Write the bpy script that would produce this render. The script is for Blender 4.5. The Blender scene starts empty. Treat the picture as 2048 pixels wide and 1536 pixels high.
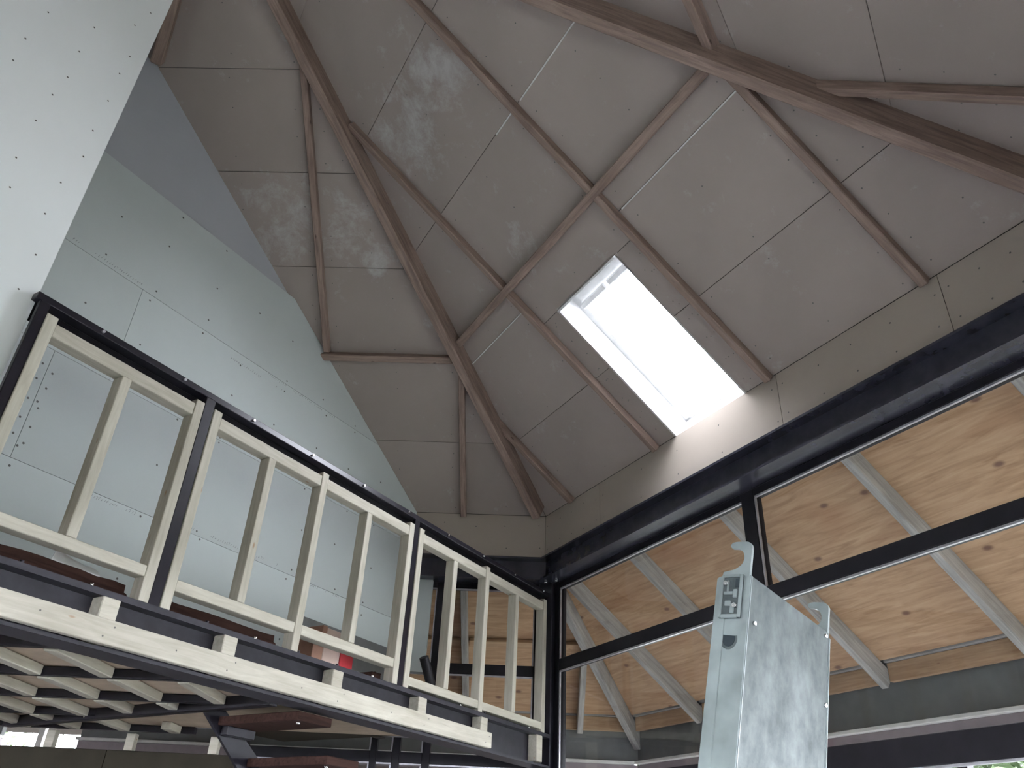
import bpy, bmesh, math, random
from mathutils import Vector as V, Matrix

random.seed(7)
SC = bpy.context.scene
COL = SC.collection

# ------------------------------------------------------------------ camera
F_PX, PITCH, ROLL, HEAD = 1583.0, math.radians(32.011), math.radians(2.859), math.radians(32.41)
CAM = V((-1.1286, -3.3, 1.6))
fw = V((math.cos(PITCH) * math.cos(HEAD), math.cos(PITCH) * math.sin(HEAD), math.sin(PITCH)))
rt0 = V((math.sin(HEAD), -math.cos(HEAD), 0))
up0 = rt0.cross(fw)
rt = math.cos(ROLL) * rt0 + math.sin(ROLL) * up0
up = -math.sin(ROLL) * rt0 + math.cos(ROLL) * up0
cd = bpy.data.cameras.new('camera')
cd.sensor_fit = 'HORIZONTAL'
cd.sensor_width = 36.0
cd.lens = F_PX / 2048 * 36
cd.clip_start = 0.05
cam = bpy.data.objects.new('camera', cd)
cam.matrix_world = Matrix(((rt.x, up.x, -fw.x, CAM.x), (rt.y, up.y, -fw.y, CAM.y), (rt.z, up.z, -fw.z, CAM.z), (0, 0, 0, 1)))
COL.objects.link(cam)
SC.camera = cam

# ------------------------------------------------------------------ world: plain overcast sky
SKY = 30.0
w = bpy.data.worlds.new('overcast_sky')
SC.world = w
w.use_nodes = True
bg = w.node_tree.nodes['Background']
bg.inputs[0].default_value = (0.92, 0.935, 1.05, 1)
bg.inputs[1].default_value = SKY
SC.view_settings.view_transform = 'Standard'
SC.view_settings.look = 'None'
SC.view_settings.gamma = 1
SC.view_settings.use_curve_mapping = False
SC.view_settings.exposure = 0.47
SC.cycles.max_bounces = 5
SC.cycles.diffuse_bounces = 4
SC.cycles.glossy_bounces = 2
SC.cycles.transparent_max_bounces = 12
SC.cycles.caustics_reflective = False
SC.cycles.caustics_refractive = False
SC.cycles.sample_clamp_indirect = 6


# ------------------------------------------------------------------ geometry of the hexagon
C30, T30 = math.cos(math.pi / 6), math.tan(math.pi / 6)
AW, ZE, M = 4.118, 4.41, 0.712        # apothem of the upper wall, eave height, roof slope
NF = math.sqrt(1 + M * M)


class Side:
    """a side of the hexagon: n outward, t along it; point(t, a, z)"""
    def __init__(s, deg, sign):
        a = math.radians(deg)
        s.n = V((math.cos(a), math.sin(a), 0))
        s.t = V((-math.sin(a), math.cos(a), 0)) * sign
        s.N = (s.n * M + V((0, 0, 1))) / NF       # outward normal of its roof face
        s.up = (-s.n + V((0, 0, M))) / NF          # up-slope direction

    def p(s, t, a, z):
        return s.n * a + s.t * t + V((0, 0, z))

    def roof(s, t, q, h=0.0):
        return s.n * (AW - q) + s.t * t + V((0, 0, ZE + M * q)) + s.N * h


SA = Side(-30, -1)     # glazed side with the skylight above
SB = Side(30, 1)       # side behind the gallery
SC_ = Side(-90, -1)    # t runs towards -x
SD = Side(90, 1)
SE = Side(150, 1)
SF = Side(210, 1)

# ------------------------------------------------------------------ materials
MATS = {}


def mat(name):
    m = bpy.data.materials.new(name)
    m.use_nodes = True
    nt = m.node_tree
    b = nt.nodes['Principled BSDF']
    MATS[name] = m
    return m, nt, b


def nd(nt, typ, **kw):
    n = nt.nodes.new(typ)
    for k, v in kw.items():
        setattr(n, k, v)
    return n


def ramp(nt, fac, stops):
    r = nd(nt, 'ShaderNodeValToRGB')
    el = r.color_ramp.elements
    while len(el) < len(stops):
        el.new(0.5)
    for e, (p, c) in zip(el, stops):
        e.position = p
        e.color = (*c, 1) if len(c) == 3 else c
    nt.links.new(fac, r.inputs[0])
    return r.outputs[0]


def mixc(nt, fac, a, b, typ='MIX'):
    m = nd(nt, 'ShaderNodeMix', data_type='RGBA', blend_type=typ)
    for i, v in ((0, fac), (6, a), (7, b)):
        if hasattr(v, 'links') or hasattr(v, 'is_linked'):
            nt.links.new(v, m.inputs[i])
        else:
            m.inputs[i].default_value = v if i == 0 else ((*v, 1) if len(v) == 3 else v)
    return m.outputs[2]


def coord(nt, scale=(1, 1, 1), kind='Object', loc=None):
    tc = nd(nt, 'ShaderNodeTexCoord')
    mp = nd(nt, 'ShaderNodeMapping')
    mp.inputs['Scale'].default_value = scale
    nt.links.new(tc.outputs[kind], mp.inputs[0])
    if loc == 'random':
        oi = nd(nt, 'ShaderNodeObjectInfo')
        mul = nd(nt, 'ShaderNodeMath', operation='MULTIPLY')
        mul.inputs[1].default_value = 37.0
        nt.links.new(oi.outputs['Random'], mul.inputs[0])
        nt.links.new(mul.outputs[0], mp.inputs['Location'])
    return mp.outputs[0]


def noise(nt, vec, scale, detail=4, rough=0.55, dist=0.0):
    n = nd(nt, 'ShaderNodeTexNoise')
    n.inputs['Scale'].default_value = scale
    n.inputs['Detail'].default_value = detail
    n.inputs['Roughness'].default_value = rough
    n.inputs['Distortion'].default_value = dist
    nt.links.new(vec, n.inputs['Vector'])
    return n.outputs[0]


def bump(nt, b, h, strength=0.2, dist=0.01):
    bp = nd(nt, 'ShaderNodeBump')
    bp.inputs['Strength'].default_value = strength
    bp.inputs['Distance'].default_value = dist
    nt.links.new(h, bp.inputs['Height'])
    nt.links.new(bp.outputs[0], b.inputs['Normal'])


STAINS = [(1.72, -.56, 6.08, .42), (1.45, -.92, 6.12, .45), (1.80, .78, 5.95, .42), (2.12, .38, 5.90, .36), (2.40, .26, 5.77, .25), (2.45, -1.07, 5.45, .22)]


def plaster(name, base, var=0.06, smear=0.0, smear_col=(0.62, 0.62, 0.60)):
    m, nt, b = mat(name)
    co = coord(nt)
    n1 = noise(nt, co, 1.3, 5)
    lo = tuple(c * (1 - var) for c in base)
    hi = tuple(min(1, c * (1 + var)) for c in base)
    col = ramp(nt, n1, [(0.3, lo), (0.7, hi)])
    # each board has a tone of its own
    oi = nd(nt, 'ShaderNodeObjectInfo')
    rr = ramp(nt, oi.outputs['Random'], [(0, (0.93, 0.925, 0.92)), (1, (1.05, 1.05, 1.05))])
    col = mixc(nt, 1.0, col, rr, 'MULTIPLY')
    if smear:
        # chalky plaster dust rubbed onto a few boards, with faint scuffs elsewhere
        geo = nd(nt, 'ShaderNodeNewGeometry')
        total = None
        for cx, cy, cz, r in STAINS:
            ds = nd(nt, 'ShaderNodeVectorMath', operation='DISTANCE')
            nt.links.new(geo.outputs['Position'], ds.inputs[0])
            ds.inputs[1].default_value = (cx, cy, cz)
            mr = nd(nt, 'ShaderNodeMapRange')
            mr.inputs['From Min'].default_value = r * 1.15
            mr.inputs['From Max'].default_value = r * 0.2
            nt.links.new(ds.outputs['Value'], mr.inputs['Value'])
            if total is None:
                total = mr.outputs[0]
            else:
                ad = nd(nt, 'ShaderNodeMath', operation='MAXIMUM')
                nt.links.new(total, ad.inputs[0])
                nt.links.new(mr.outputs[0], ad.inputs[1])
                total = ad.outputs[0]
        n3 = noise(nt, geo.outputs['Position'], 5.5, 7, 0.74, 0.25)
        n4 = noise(nt, geo.outputs['Position'], 2.2, 3, 0.6)
        sm = nd(nt, 'ShaderNodeMath', operation='MULTIPLY_ADD')     # threshold drops inside the stain
        nt.links.new(total, sm.inputs[0])
        sm.inputs[1].default_value = 0.20
        nt.links.new(n3, sm.inputs[2])
        sm2 = nd(nt, 'ShaderNodeMath', operation='MULTIPLY_ADD')
        nt.links.new(n4, sm2.inputs[0])
        sm2.inputs[1].default_value = 0.18
        nt.links.new(sm.outputs[0], sm2.inputs[2])
        msk = ramp(nt, sm2.outputs[0], [(0.69, (0, 0, 0)), (0.93, (smear, smear, smear))])
        col = mixc(nt, msk, col, smear_col)
    nt.links.new(col, b.inputs['Base Color'])
    b.inputs['Roughness'].default_value = 0.9
    b.inputs['Specular IOR Level'].default_value = 0.15
    bump(nt, b, noise(nt, coord(nt), 60, 3), 0.06, 0.004)


def wood(name, dark, light, knots=None, rough=0.65, gscale=1.0, spec=0.25):
    m, nt, b = mat(name)
    co = coord(nt, (1.2 * gscale, 14 * gscale, 14 * gscale), loc='random')
    g = noise(nt, co, 3.0, 6, 0.6, 0.7)
    col = ramp(nt, g, [(0.3, dark), (0.68, light)])
    co2 = coord(nt, (0.8, 2.5, 2.5), loc='random')
    n2 = noise(nt, co2, 2.2, 3)
    tone = ramp(nt, n2, [(0.3, (0.80, 0.78, 0.76)), (0.7, (1.08, 1.08, 1.08))])
    col = mixc(nt, 1.0, col, tone, 'MULTIPLY')
    if knots:
        vo = nd(nt, 'ShaderNodeTexVoronoi')
        vo.inputs['Scale'].default_value = 2.0
        nt.links.new(coord(nt, (1.6, 4.5, 4.5), loc='random'), vo.inputs['Vector'])
        kk = ramp(nt, vo.outputs['Distance'], [(0.03, (1, 1, 1)), (0.07, (0, 0, 0))])
        col = mixc(nt, kk, col, knots)
    nt.links.new(col, b.inputs['Base Color'])
    b.inputs['Roughness'].default_value = rough
    b.inputs['Specular IOR Level'].default_value = spec
    bump(nt, b, g, 0.15, 0.004)


def metal(name, col, rough=0.4, metallic=0.0, spec=0.5, mottle=None, scale=6.0):
    m, nt, b = mat(name)
    if mottle:
        n1 = noise(nt, coord(nt, (1, 1, 0.6)), scale, 6, 0.7)
        n2 = noise(nt, coord(nt), scale * 4, 4, 0.6)
        mx = mixc(nt, 0.35, n1, n2)
        c = ramp(nt, mx, [(0.34, col), (0.66, mottle)])
        nt.links.new(c, b.inputs['Base Color'])
        rr = ramp(nt, n1, [(0.3, (rough * 1.3,) * 3), (0.7, (rough * 0.8,) * 3)])
        nt.links.new(rr, b.inputs['Roughness'])
    else:
        n1 = noise(nt, coord(nt), 12, 3)
        c = ramp(nt, n1, [(0.3, tuple(x * 0.8 for x in col)), (0.7, tuple(min(1, x * 1.25) for x in col))])
        nt.links.new(c, b.inputs['Base Color'])
        b.inputs['Roughness'].default_value = rough
    b.inputs['Metallic'].default_value = metallic
    b.inputs['Specular IOR Level'].default_value = spec


def flat(name, col, rough=0.7, spec=0.3):
    m, nt, b = mat(name)
    n1 = noise(nt, coord(nt), 8, 4)
    c = ramp(nt, n1, [(0.3, tuple(x * 0.88 for x in col)), (0.7, tuple(min(1, x * 1.1) for x in col))])
    nt.links.new(c, b.inputs['Base Color'])
    b.inputs['Roughness'].default_value = rough
    b.inputs['Specular IOR Level'].default_value = spec


plaster('ceiling_board', (0.335, 0.288, 0.26), 0.07, 0.75, (0.50, 0.49, 0.48))
plaster('upper_wall_board', (0.40, 0.35, 0.30), 0.06)
plaster('wall_board', (0.575, 0.625, 0.62), 0.03)
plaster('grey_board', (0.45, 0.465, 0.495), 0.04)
plaster('white_board', (0.86, 0.90, 0.905), 0.02)
flat('joint_white', (0.78, 0.78, 0.76), 0.8)
flat('lining_white', (0.86, 0.86, 0.86), 0.5)
flat('screw_dark', (0.13, 0.125, 0.12), 0.6)
flat('print_grey', (0.19, 0.21, 0.22), 0.9)
wood('pine', (0.435, 0.41, 0.335), (0.56, 0.54, 0.46), (0.35, 0.24, 0.15))
wood('old_timber', (0.175, 0.125, 0.105), (0.33, 0.25, 0.205), (0.08, 0.055, 0.045), 0.75)
wood('grey_timber', (0.30, 0.29, 0.28), (0.50, 0.48, 0.46), None, 0.85)
wood('red_timber', (0.022, 0.011, 0.009), (0.052, 0.026, 0.021), None, 0.8, 1.0, 0.12)
wood('orange_timber', (0.40, 0.25, 0.15), (0.58, 0.40, 0.25), (0.25, 0.12, 0.08), 0.7)
metal('black_steel', (0.014, 0.013, 0.018), 0.3, 0.0, 0.35)
metal('black_frame', (0.013, 0.012, 0.016), 0.38, 0.0, 0.22)
metal('beam_paint', (0.030, 0.029, 0.036), 0.45, 0.0, 0.35)
metal('ring_paint', (0.030, 0.030, 0.042), 0.26, 0.0, 0.55)
metal('galvanised', (0.042, 0.053, 0.054), 0.5, 0.1, 0.28, (0.105, 0.125, 0.123), 9.0)
metal('galvanised_smooth', (0.215, 0.25, 0.245), 0.45, 0.1, 0.4)
metal('bright_metal', (0.80, 0.80, 0.80), 0.22, 0.9, 0.5)
metal('bead_metal', (0.55, 0.54, 0.58), 0.35, 0.6, 0.5)
flat('grey_panel', (0.185, 0.19, 0.188), 0.8)
flat('trim_white', (0.66, 0.65, 0.62), 0.6)
flat('window_head', (0.24, 0.20, 0.21), 0.6)
flat('concrete', (0.36, 0.355, 0.36), 0.85)
flat('roof_back', (0.06, 0.055, 0.05), 0.95)
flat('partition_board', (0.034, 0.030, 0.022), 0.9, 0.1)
flat('carton', (0.52, 0.40, 0.34), 0.8)
flat('carton_brown', (0.30, 0.17, 0.12), 0.8)
flat('carton_red', (0.45, 0.035, 0.045), 0.6)
flat('paper_white', (0.92, 0.94, 0.95), 0.8)
flat('soil_red', (0.16, 0.07, 0.055), 0.9)
flat('rubber_black', (0.012, 0.012, 0.014), 0.5)
flat('dark_hole', (0.02, 0.03, 0.035), 0.6)
flat('bark', (0.12, 0.09, 0.06), 0.9)


def plywood(name='plywood', k=1.0):
    m, nt, b = mat(name)
    co = coord(nt, (1.0, 9, 1), loc='random')
    g = noise(nt, co, 2.6, 5, 0.6, 1.2)
    col = ramp(nt, g, [(0.25, (0.34, 0.20, 0.115)), (0.5, (0.49, 0.315, 0.19)), (0.72, (0.58, 0.395, 0.25))])
    n2 = noise(nt, coord(nt, (0.7, 1.6, 1), loc='random'), 1.6, 2)
    red = ramp(nt, n2, [(0.52, (0, 0, 0)), (0.75, (0.55, 0.55, 0.55))])
    col = mixc(nt, red, col, (0.33, 0.14, 0.07))
    vo = nd(nt, 'ShaderNodeTexVoronoi')
    vo.voronoi_dimensions = '2D'
    vo.inputs['Scale'].default_value = 1.35
    nt.links.new(coord(nt, (1.0, 1.7, 1), loc='random'), vo.inputs['Vector'])
    kk = ramp(nt, vo.outputs['Distance'], [(0.022, (0.85, 0.85, 0.85)), (0.055, (0, 0, 0))])
    col = mixc(nt, kk, col, (0.15, 0.075, 0.06))
    nt.links.new(col, b.inputs['Base Color'])
    b.inputs['Roughness'].default_value = 0.75
    b.inputs['Specular IOR Level'].default_value = 0.2
    bump(nt, b, g, 0.1, 0.003)


plywood()
flat('deck_ply', (0.46, 0.37, 0.275), 0.85)


def glass():
    m, nt, b = mat('window_glass')
    nt.nodes.remove(b)
    out = nt.nodes['Material Output']
    tr = nd(nt, 'ShaderNodeBsdfTransparent')
    tr.inputs[0].default_value = (0.975, 0.985, 0.98, 1)
    gl = nd(nt, 'ShaderNodeBsdfGlossy')
    gl.inputs['Roughness'].default_value = 0.02
    lw = nd(nt, 'ShaderNodeLayerWeight')
    lw.inputs[0].default_value = 0.5
    pw = nd(nt, 'ShaderNodeMath', operation='POWER')
    pw.inputs[1].default_value = 4.0
    nt.links.new(lw.outputs['Facing'], pw.inputs[0])
    fr = nd(nt, 'ShaderNodeMath', operation='MULTIPLY_ADD')
    fr.inputs[1].default_value = 0.75
    fr.inputs[2].default_value = 0.03
    nt.links.new(pw.outputs[0], fr.inputs[0])
    mx = nd(nt, 'ShaderNodeMixShader')
    nt.links.new(fr.outputs[0], mx.inputs[0])
    nt.links.new(tr.outputs[0], mx.inputs[1])
    nt.links.new(gl.outputs[0], mx.inputs[2])
    nt.links.new(mx.outputs[0], out.inputs[0])


glass()


def leaf(name, c1, c2):
    m, nt, b = mat(name)
    n1 = noise(nt, coord(nt), 2.5, 3)
    c = ramp(nt, n1, [(0.35, c1), (0.65, c2)])
    nt.links.new(c, b.inputs['Base Color'])
    b.inputs['Roughness'].default_value = 0.6
    tl = nd(nt, 'ShaderNodeBsdfTranslucent')
    nt.links.new(c, tl.inputs[0])
    mx = nd(nt, 'ShaderNodeMixShader')
    mx.inputs[0].default_value = 0.45
    nt.links.new(b.outputs[0], mx.inputs[1])
    nt.links.new(tl.outputs[0], mx.inputs[2])
    nt.links.new(mx.outputs[0], nt.nodes['Material Output'].inputs[0])


leaf('leaf_green', (0.030, 0.060, 0.018), (0.075, 0.115, 0.045))
flat('grass', (0.12, 0.125, 0.11), 0.9)

# ------------------------------------------------------------------ object helpers


def thing(name, label, cat, loc=(0, 0, 0), group=None):
    o = bpy.data.objects.new(name, None)
    o.empty_display_size = 0.1
    o.location = loc
    COL.objects.link(o)
    tag(o, label, cat, group)
    return o


def tag(o, label, cat=None, group=None):
    o['label'] = label
    if cat:
        o['category'] = cat
    if group:
        o['group'] = group
    return o


def struct(o):
    o['kind'] = 'structure'
    return o


def stuff(o):
    o['kind'] = 'stuff'
    return o


def empty_struct(name, loc=(0, 0, 0), label=None):
    o = bpy.data.objects.new(name, None)
    o.empty_display_size = 0.1
    o.location = loc
    COL.objects.link(o)
    o['kind'] = 'structure'
    if label:
        o['label'] = label
    return o


def world_of(o):
    m = o.matrix_basis.copy()
    if o.parent:
        m = world_of(o.parent) @ o.matrix_parent_inverse @ m
    return m


def put(name, me, m, parent=None, world=None):
    o = bpy.data.objects.new(name, me)
    if m:
        if not me.materials:
            me.materials.append(MATS[m])
        elif me.materials[0] != MATS[m]:
            o.material_slots[0].link = 'OBJECT'
            o.material_slots[0].material = MATS[m]
    COL.objects.link(o)
    if parent:
        o.parent = parent
        o.matrix_parent_inverse = world_of(parent).inverted()
    if world is not None:
        o.matrix_basis = world
    return o


_BOX = {}


def box_mesh(lx, ly, lz, bev, m):
    k = (round(lx, 4), round(ly, 4), round(lz, 4), round(bev, 4), m)
    if k in _BOX:
        return _BOX[k]
    bm = bmesh.new()
    bmesh.ops.create_cube(bm, size=1)
    for v in bm.verts:
        v.co = V(((v.co.x + 0.5) * lx, v.co.y * ly, (v.co.z + 0.5) * lz))
    if bev:
        bmesh.ops.bevel(bm, geom=bm.edges[:], offset=bev, segments=1, affect='EDGES')
    me = bpy.data.meshes.new('box')
    bm.to_mesh(me)
    bm.free()
    _BOX[k] = me
    return me


def frame_mat(p0, x, upv):
    x = V(x).normalized()
    y = V(upv).cross(x).normalized()
    z = x.cross(y)
    return Matrix(((x.x, y.x, z.x, p0[0]), (x.y, y.y, z.y, p0[1]), (x.z, y.z, z.z, p0[2]), (0, 0, 0, 1)))


def bar(name, p0, p1, width, height, m, upv=(0, 0, 1), parent=None, bev=0.004):
    """a straight bar from p0 to p1 (bottom centre line), height along upv; grain along its length"""
    p0, p1 = V(p0), V(p1)
    me = box_mesh((p1 - p0).length, width, height, min(bev, width * 0.3, height * 0.3), m)
    return put(name, me, m, parent, frame_mat(p0, p1 - p0, upv))


def boxw(name, lo, hi, m, parent=None, bev=0.003):
    """axis-aligned box in world coordinates"""
    lo, hi = V(lo), V(hi)
    d = hi - lo
    c = V((lo.x, (lo.y + hi.y) / 2, lo.z))
    me = box_mesh(d.x, d.y, d.z, min(bev, d.x * 0.3, d.y * 0.3, d.z * 0.3), m)
    return put(name, me, m, parent, Matrix.Translation(c))


def sbox(name, S, t0, t1, a0, a1, z0, z1, m, parent=None, bev=0.003):
    """box aligned with a side of the hexagon"""
    p0 = S.p(min(t0, t1), (a0 + a1) / 2, z0)
    p1 = S.p(max(t0, t1), (a0 + a1) / 2, z0)
    return bar(name, p0, p1, abs(a1 - a0), z1 - z0, m, (0, 0, 1), parent, bev)


def prism(name, pts, vec, m, parent=None, origin=None, bev=0.0, axes=None):
    """solid made of a flat polygon swept along vec"""
    pts = [V(p) for p in pts]
    vec = V(vec)
    if axes is None:
        O = origin if origin is not None else sum(pts, V()) / len(pts)
        W = Matrix.Translation(O)
    else:
        O = pts[0]
        W = frame_mat(O, axes[0], axes[1])
    Wi = W.inverted()
    bm = bmesh.new()
    a = [bm.verts.new(Wi @ p) for p in pts]
    b = [bm.verts.new(Wi @ (p + vec)) for p in pts]
    n = len(pts)
    bm.faces.new(a)
    bm.faces.new(b[::-1])
    for i in range(n):
        j = (i + 1) % n
        bm.faces.new((a[i], b[i], b[j], a[j]))
    bmesh.ops.recalc_face_normals(bm, faces=bm.faces[:])
    if bev:
        bmesh.ops.bevel(bm, geom=bm.edges[:], offset=bev, segments=2, affect='EDGES')
    me = bpy.data.meshes.new(name)
    bm.to_mesh(me)
    bm.free()
    return put(name, me, m, parent, W)


def rod(name, p0, p1, r, m, parent=None, n=12, r2=None):
    p0, p1 = V(p0), V(p1)
    L = (p1 - p0).length
    bm = bmesh.new()
    bmesh.ops.create_cone(bm, cap_ends=True, segments=n, radius1=r, radius2=r if r2 is None else r2, depth=L)
    for v in bm.verts:
        v.co.z += L / 2
    me = bpy.data.meshes.new(name)
    bm.to_mesh(me)
    bm.free()
    for p in me.polygons:
        p.use_smooth = len(p.vertices) == 4
    q = (p1 - p0).to_track_quat('Z', 'Y').to_matrix().to_4x4()
    q.translation = p0
    return put(name, me, m, parent, q)


def clip(poly, f):
    """keep the part of a 2D polygon where f(p) >= 0 (f linear)"""
    out = []
    for i, p in enumerate(poly):
        q = poly[(i + 1) % len(poly)]
        fp, fq = f(p), f(q)
        if fp >= 0:
            out.append(p)
        if (fp >= 0) != (fq >= 0):
            k = fp / (fp - fq)
            out.append((p[0] + (q[0] - p[0]) * k, p[1] + (q[1] - p[1]) * k))
    return out


def area2(poly):
    return abs(sum(p[0] * q[1] - q[0] * p[1] for p, q in zip(poly, poly[1:] + poly[:1]))) / 2


def rect(x0, x1, y0, y1):
    return [(x0, y0), (x1, y0), (x1, y1), (x0, y1)]


def dots(name, pts, normal, r, m, parent):
    """small screw heads, one mesh"""
    n = V(normal).normalized()
    a = n.orthogonal().normalized()
    b = n.cross(a)
    vs, fs = [], []
    for p in pts:
        k = len(vs)
        for i in range(6):
            an = i * math.pi / 3
            vs.append(V(p) + n * 0.0015 + (a * math.cos(an) + b * math.sin(an)) * r)
        fs.append(tuple(range(k, k + 6)))
    me = bpy.data.meshes.new(name)
    me.from_pydata(vs, [], fs)
    return stuff(put(name, me, m, parent))


# ================================================================== THE ROOF CEILING
ceiling = empty_struct('ceiling', (0, 0, ZE))
GAP = 0.0018
HOLE = (-0.53, 0.18, 0.0, 1.03)


def ceiling_face(S, cols, rows_for, m='ceiling_board'):
    pts_screw = []
    for ci in range(len(cols) - 1):
        c0, c1 = cols[ci], cols[ci + 1]
        rows = rows_for(ci)
        for r0, r1 in zip(rows[:-1], rows[1:]):
            polys = [rect(c0 + GAP, c1 - GAP, r0 + GAP, r1 - GAP)]
            if S is SA:
                h = HOLE
                if r0 < h[3] - 0.01 and c0 < h[1] and c1 > h[0]:
                    polys = []
                    if c0 < h[0]:
                        polys.append(rect(c0 + GAP, h[0], r0 + GAP, r1 - GAP))
                    if c1 > h[1]:
                        polys.append(rect(h[1], c1 - GAP, r0 + GAP, r1 - GAP))
            for po in polys:
                po = clip(po, lambda p: (AW - p[1]) * T30 - p[0] - 0.004)
                po = clip(po, lambda p: (AW - p[1]) * T30 + p[0] - 0.004)
                if len(po) < 3 or area2(po) < 0.003:
                    continue
                prism('panel', [S.roof(*p) for p in po], S.N * 0.0125, m, ceiling)
                # screws along the edges and one row in the middle
                us = [min(p[0] for p in po), max(p[0] for p in po)]
                qs = [min(p[1] for p in po), max(p[1] for p in po)]
                for k in range(1, 5):
                    for u in (us[0] + 0.09, us[1] - 0.09, (us[0] + us[1]) / 2):
                        q = qs[0] + (qs[1] - qs[0]) * (k - 0.5) / 4 + random.uniform(-0.03, 0.03)
                        u2 = u + random.uniform(-0.015, 0.015)
                        if abs(u2) < (AW - q) * T30 - 0.05 and random.random() < 0.75:
                            if S is SA and HOLE[0] - .02 < u2 < HOLE[1] + .02 and q < HOLE[3] + .02:
                                continue
                            pts_screw.append(S.roof(u2, q))
    if pts_screw:
        dots('screw_heads', pts_screw, -S.N, 0.005, 'screw_dark', ceiling)


ROW = [0, .57, 1.18, 1.95, 2.6, 3.3, 4.118]
ROW2 = [0, .57, 1.03, 1.95, 2.6, 3.3, 4.118]
ceiling_face(SA, [-2.4, -1.91, -.745, .42, 1.56, 2.4], lambda i: ROW2 if i == 2 else ROW)
ROWB = [0, .59, 1.23, 1.85, 2.455, 3.06, 3.6, 4.118]
ceiling_face(SB, [-2.4, -1.63, -.5, .66, 1.8, 2.4], lambda i: ROWB)
ROWC = [0, .66, 1.27, 1.95, 2.6, 3.3, 4.118]
ceiling_face(SC_, [-2.4, -1.81, -.65, .5, 1.66, 2.4], lambda i: ROWC)
for S_ in (SD, SE, SF):
    ceiling_face(S_, [-2.4, -.6, .6, 2.4], lambda i: [0, 1.3, 2.6, 4.118])
# white strips: the lit edges of open board joints, put into colour
for S_, q, u0, u1 in ((SA, 1.18, -1.66, -.80), (SA, 1.18, .47, 1.66), (SA, 1.95, .47, 1.22), (SA, 1.95, .15, .37)):
    bar('lit_edge_strip', S_.roof(u0, q - 0.004, -0.005), S_.roof(u1, q - 0.004, -0.005), 0.009, 0.006, 'joint_white', S_.N, ceiling, 0.001)

# roof deck above the boards (keeps the daylight out)
roof = empty_struct('roof', (0, 0, ZE + 0.2))
for S_ in (SA, SB, SC_, SD, SE, SF):
    E0 = -0.25
    regs = [rect(-2.7, 2.7, E0, 4.12)]
    if S_ is SA:
        h = HOLE
        regs = [rect(-2.7, h[0] - .02, E0, 4.12), rect(h[1] + .02, 2.7, E0, 4.12), rect(h[0] - .02, h[1] + .02, h[3] + .02, 4.12), ]
    for po in regs:
        po = clip(po, lambda p: (AW - p[1]) * T30 - p[0])
        po = clip(po, lambda p: (AW - p[1]) * T30 + p[0])
        if len(po) > 2:
            prism('deck', [S_.roof(p[0], p[1]) + V((0, 0, .021)) for p in po], V((0, 0, .24)), 'roof_back', roof)

# ------------------------------------------------------------------ skylight
sky = empty_struct('window_1', SA.roof(-.175, .5, .1), 'white roof window glaring with daylight in the plasterboard ceiling')
H = 0.245
u0, u1, q0, q1 = HOLE[0], HOLE[1], 0.0, HOLE[3]


def sk(u, q, h):
    return SA.roof(u, q, h)


prism('lining_board', [sk(u0, q0, 0), sk(u0, q1, 0), sk(u0, q1, H), sk(u0, q0 - .0, H)], -SA.t * 0.015, 'lining_white', sky)
prism('lining_board', [sk(u1, q0, 0), sk(u1, q1, 0), sk(u1, q1, H), sk(u1, q0, H)], SA.t * 0.015, 'lining_white', sky)
prism('lining_board', [sk(u0, q1, 0), sk(u1, q1, 0), sk(u1, q1, H), sk(u0, q1, H)], SA.up * 0.015, 'lining_white', sky)
prism('lining_board', [sk(u0, q0, 0), sk(u1, q0, 0), sk(u1, q0, H), sk(u0, q0, H)], -SA.up * 0.015, 'lining_white', sky)
# rim strip along the upper edge and the sash
bar('rim_strip', sk(u0, q1 - .006, -.008), sk(u1 - .02, q1 - .006, -.008), 0.016, 0.010, 'lining_white', SA.N, sky, .001)
fwd = .05
for (a0_, a1_, b0_, b1_) in ((u0, u1, q0, q0 + .012), (u0, u1, q1 - .075, q1), (u0, u0 + fwd, q0, q1), (u1 - fwd, u1, q0, q1)):
    prism('sash', [sk(a0_, b0_, H - .05), sk(a1_, b0_, H - .05), sk(a1_, b1_, H - .05), sk(a0_, b1_, H - .05)], SA.N * .06, 'lining_white', sky)
um = (u0 + u1) / 2 + .02
bar('vent_flap', sk(u0 + .06, q1 - .085, H - .11), sk(um - .012, q1 - .085, H - .11), .055, .04, 'lining_white', SA.N, sky, .012)
bar('vent_flap', sk(um + .012, q1 - .085, H - .11), sk(u1 - .03, q1 - .085, H - .11), .055, .04, 'lining_white', SA.N, sky, .012)
prism('pane', [sk(u0, q0, H), sk(u1, q0, H), sk(u1, q1, H), sk(u0, q1, H)], SA.N * .004, 'window_glass', sky)

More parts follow.
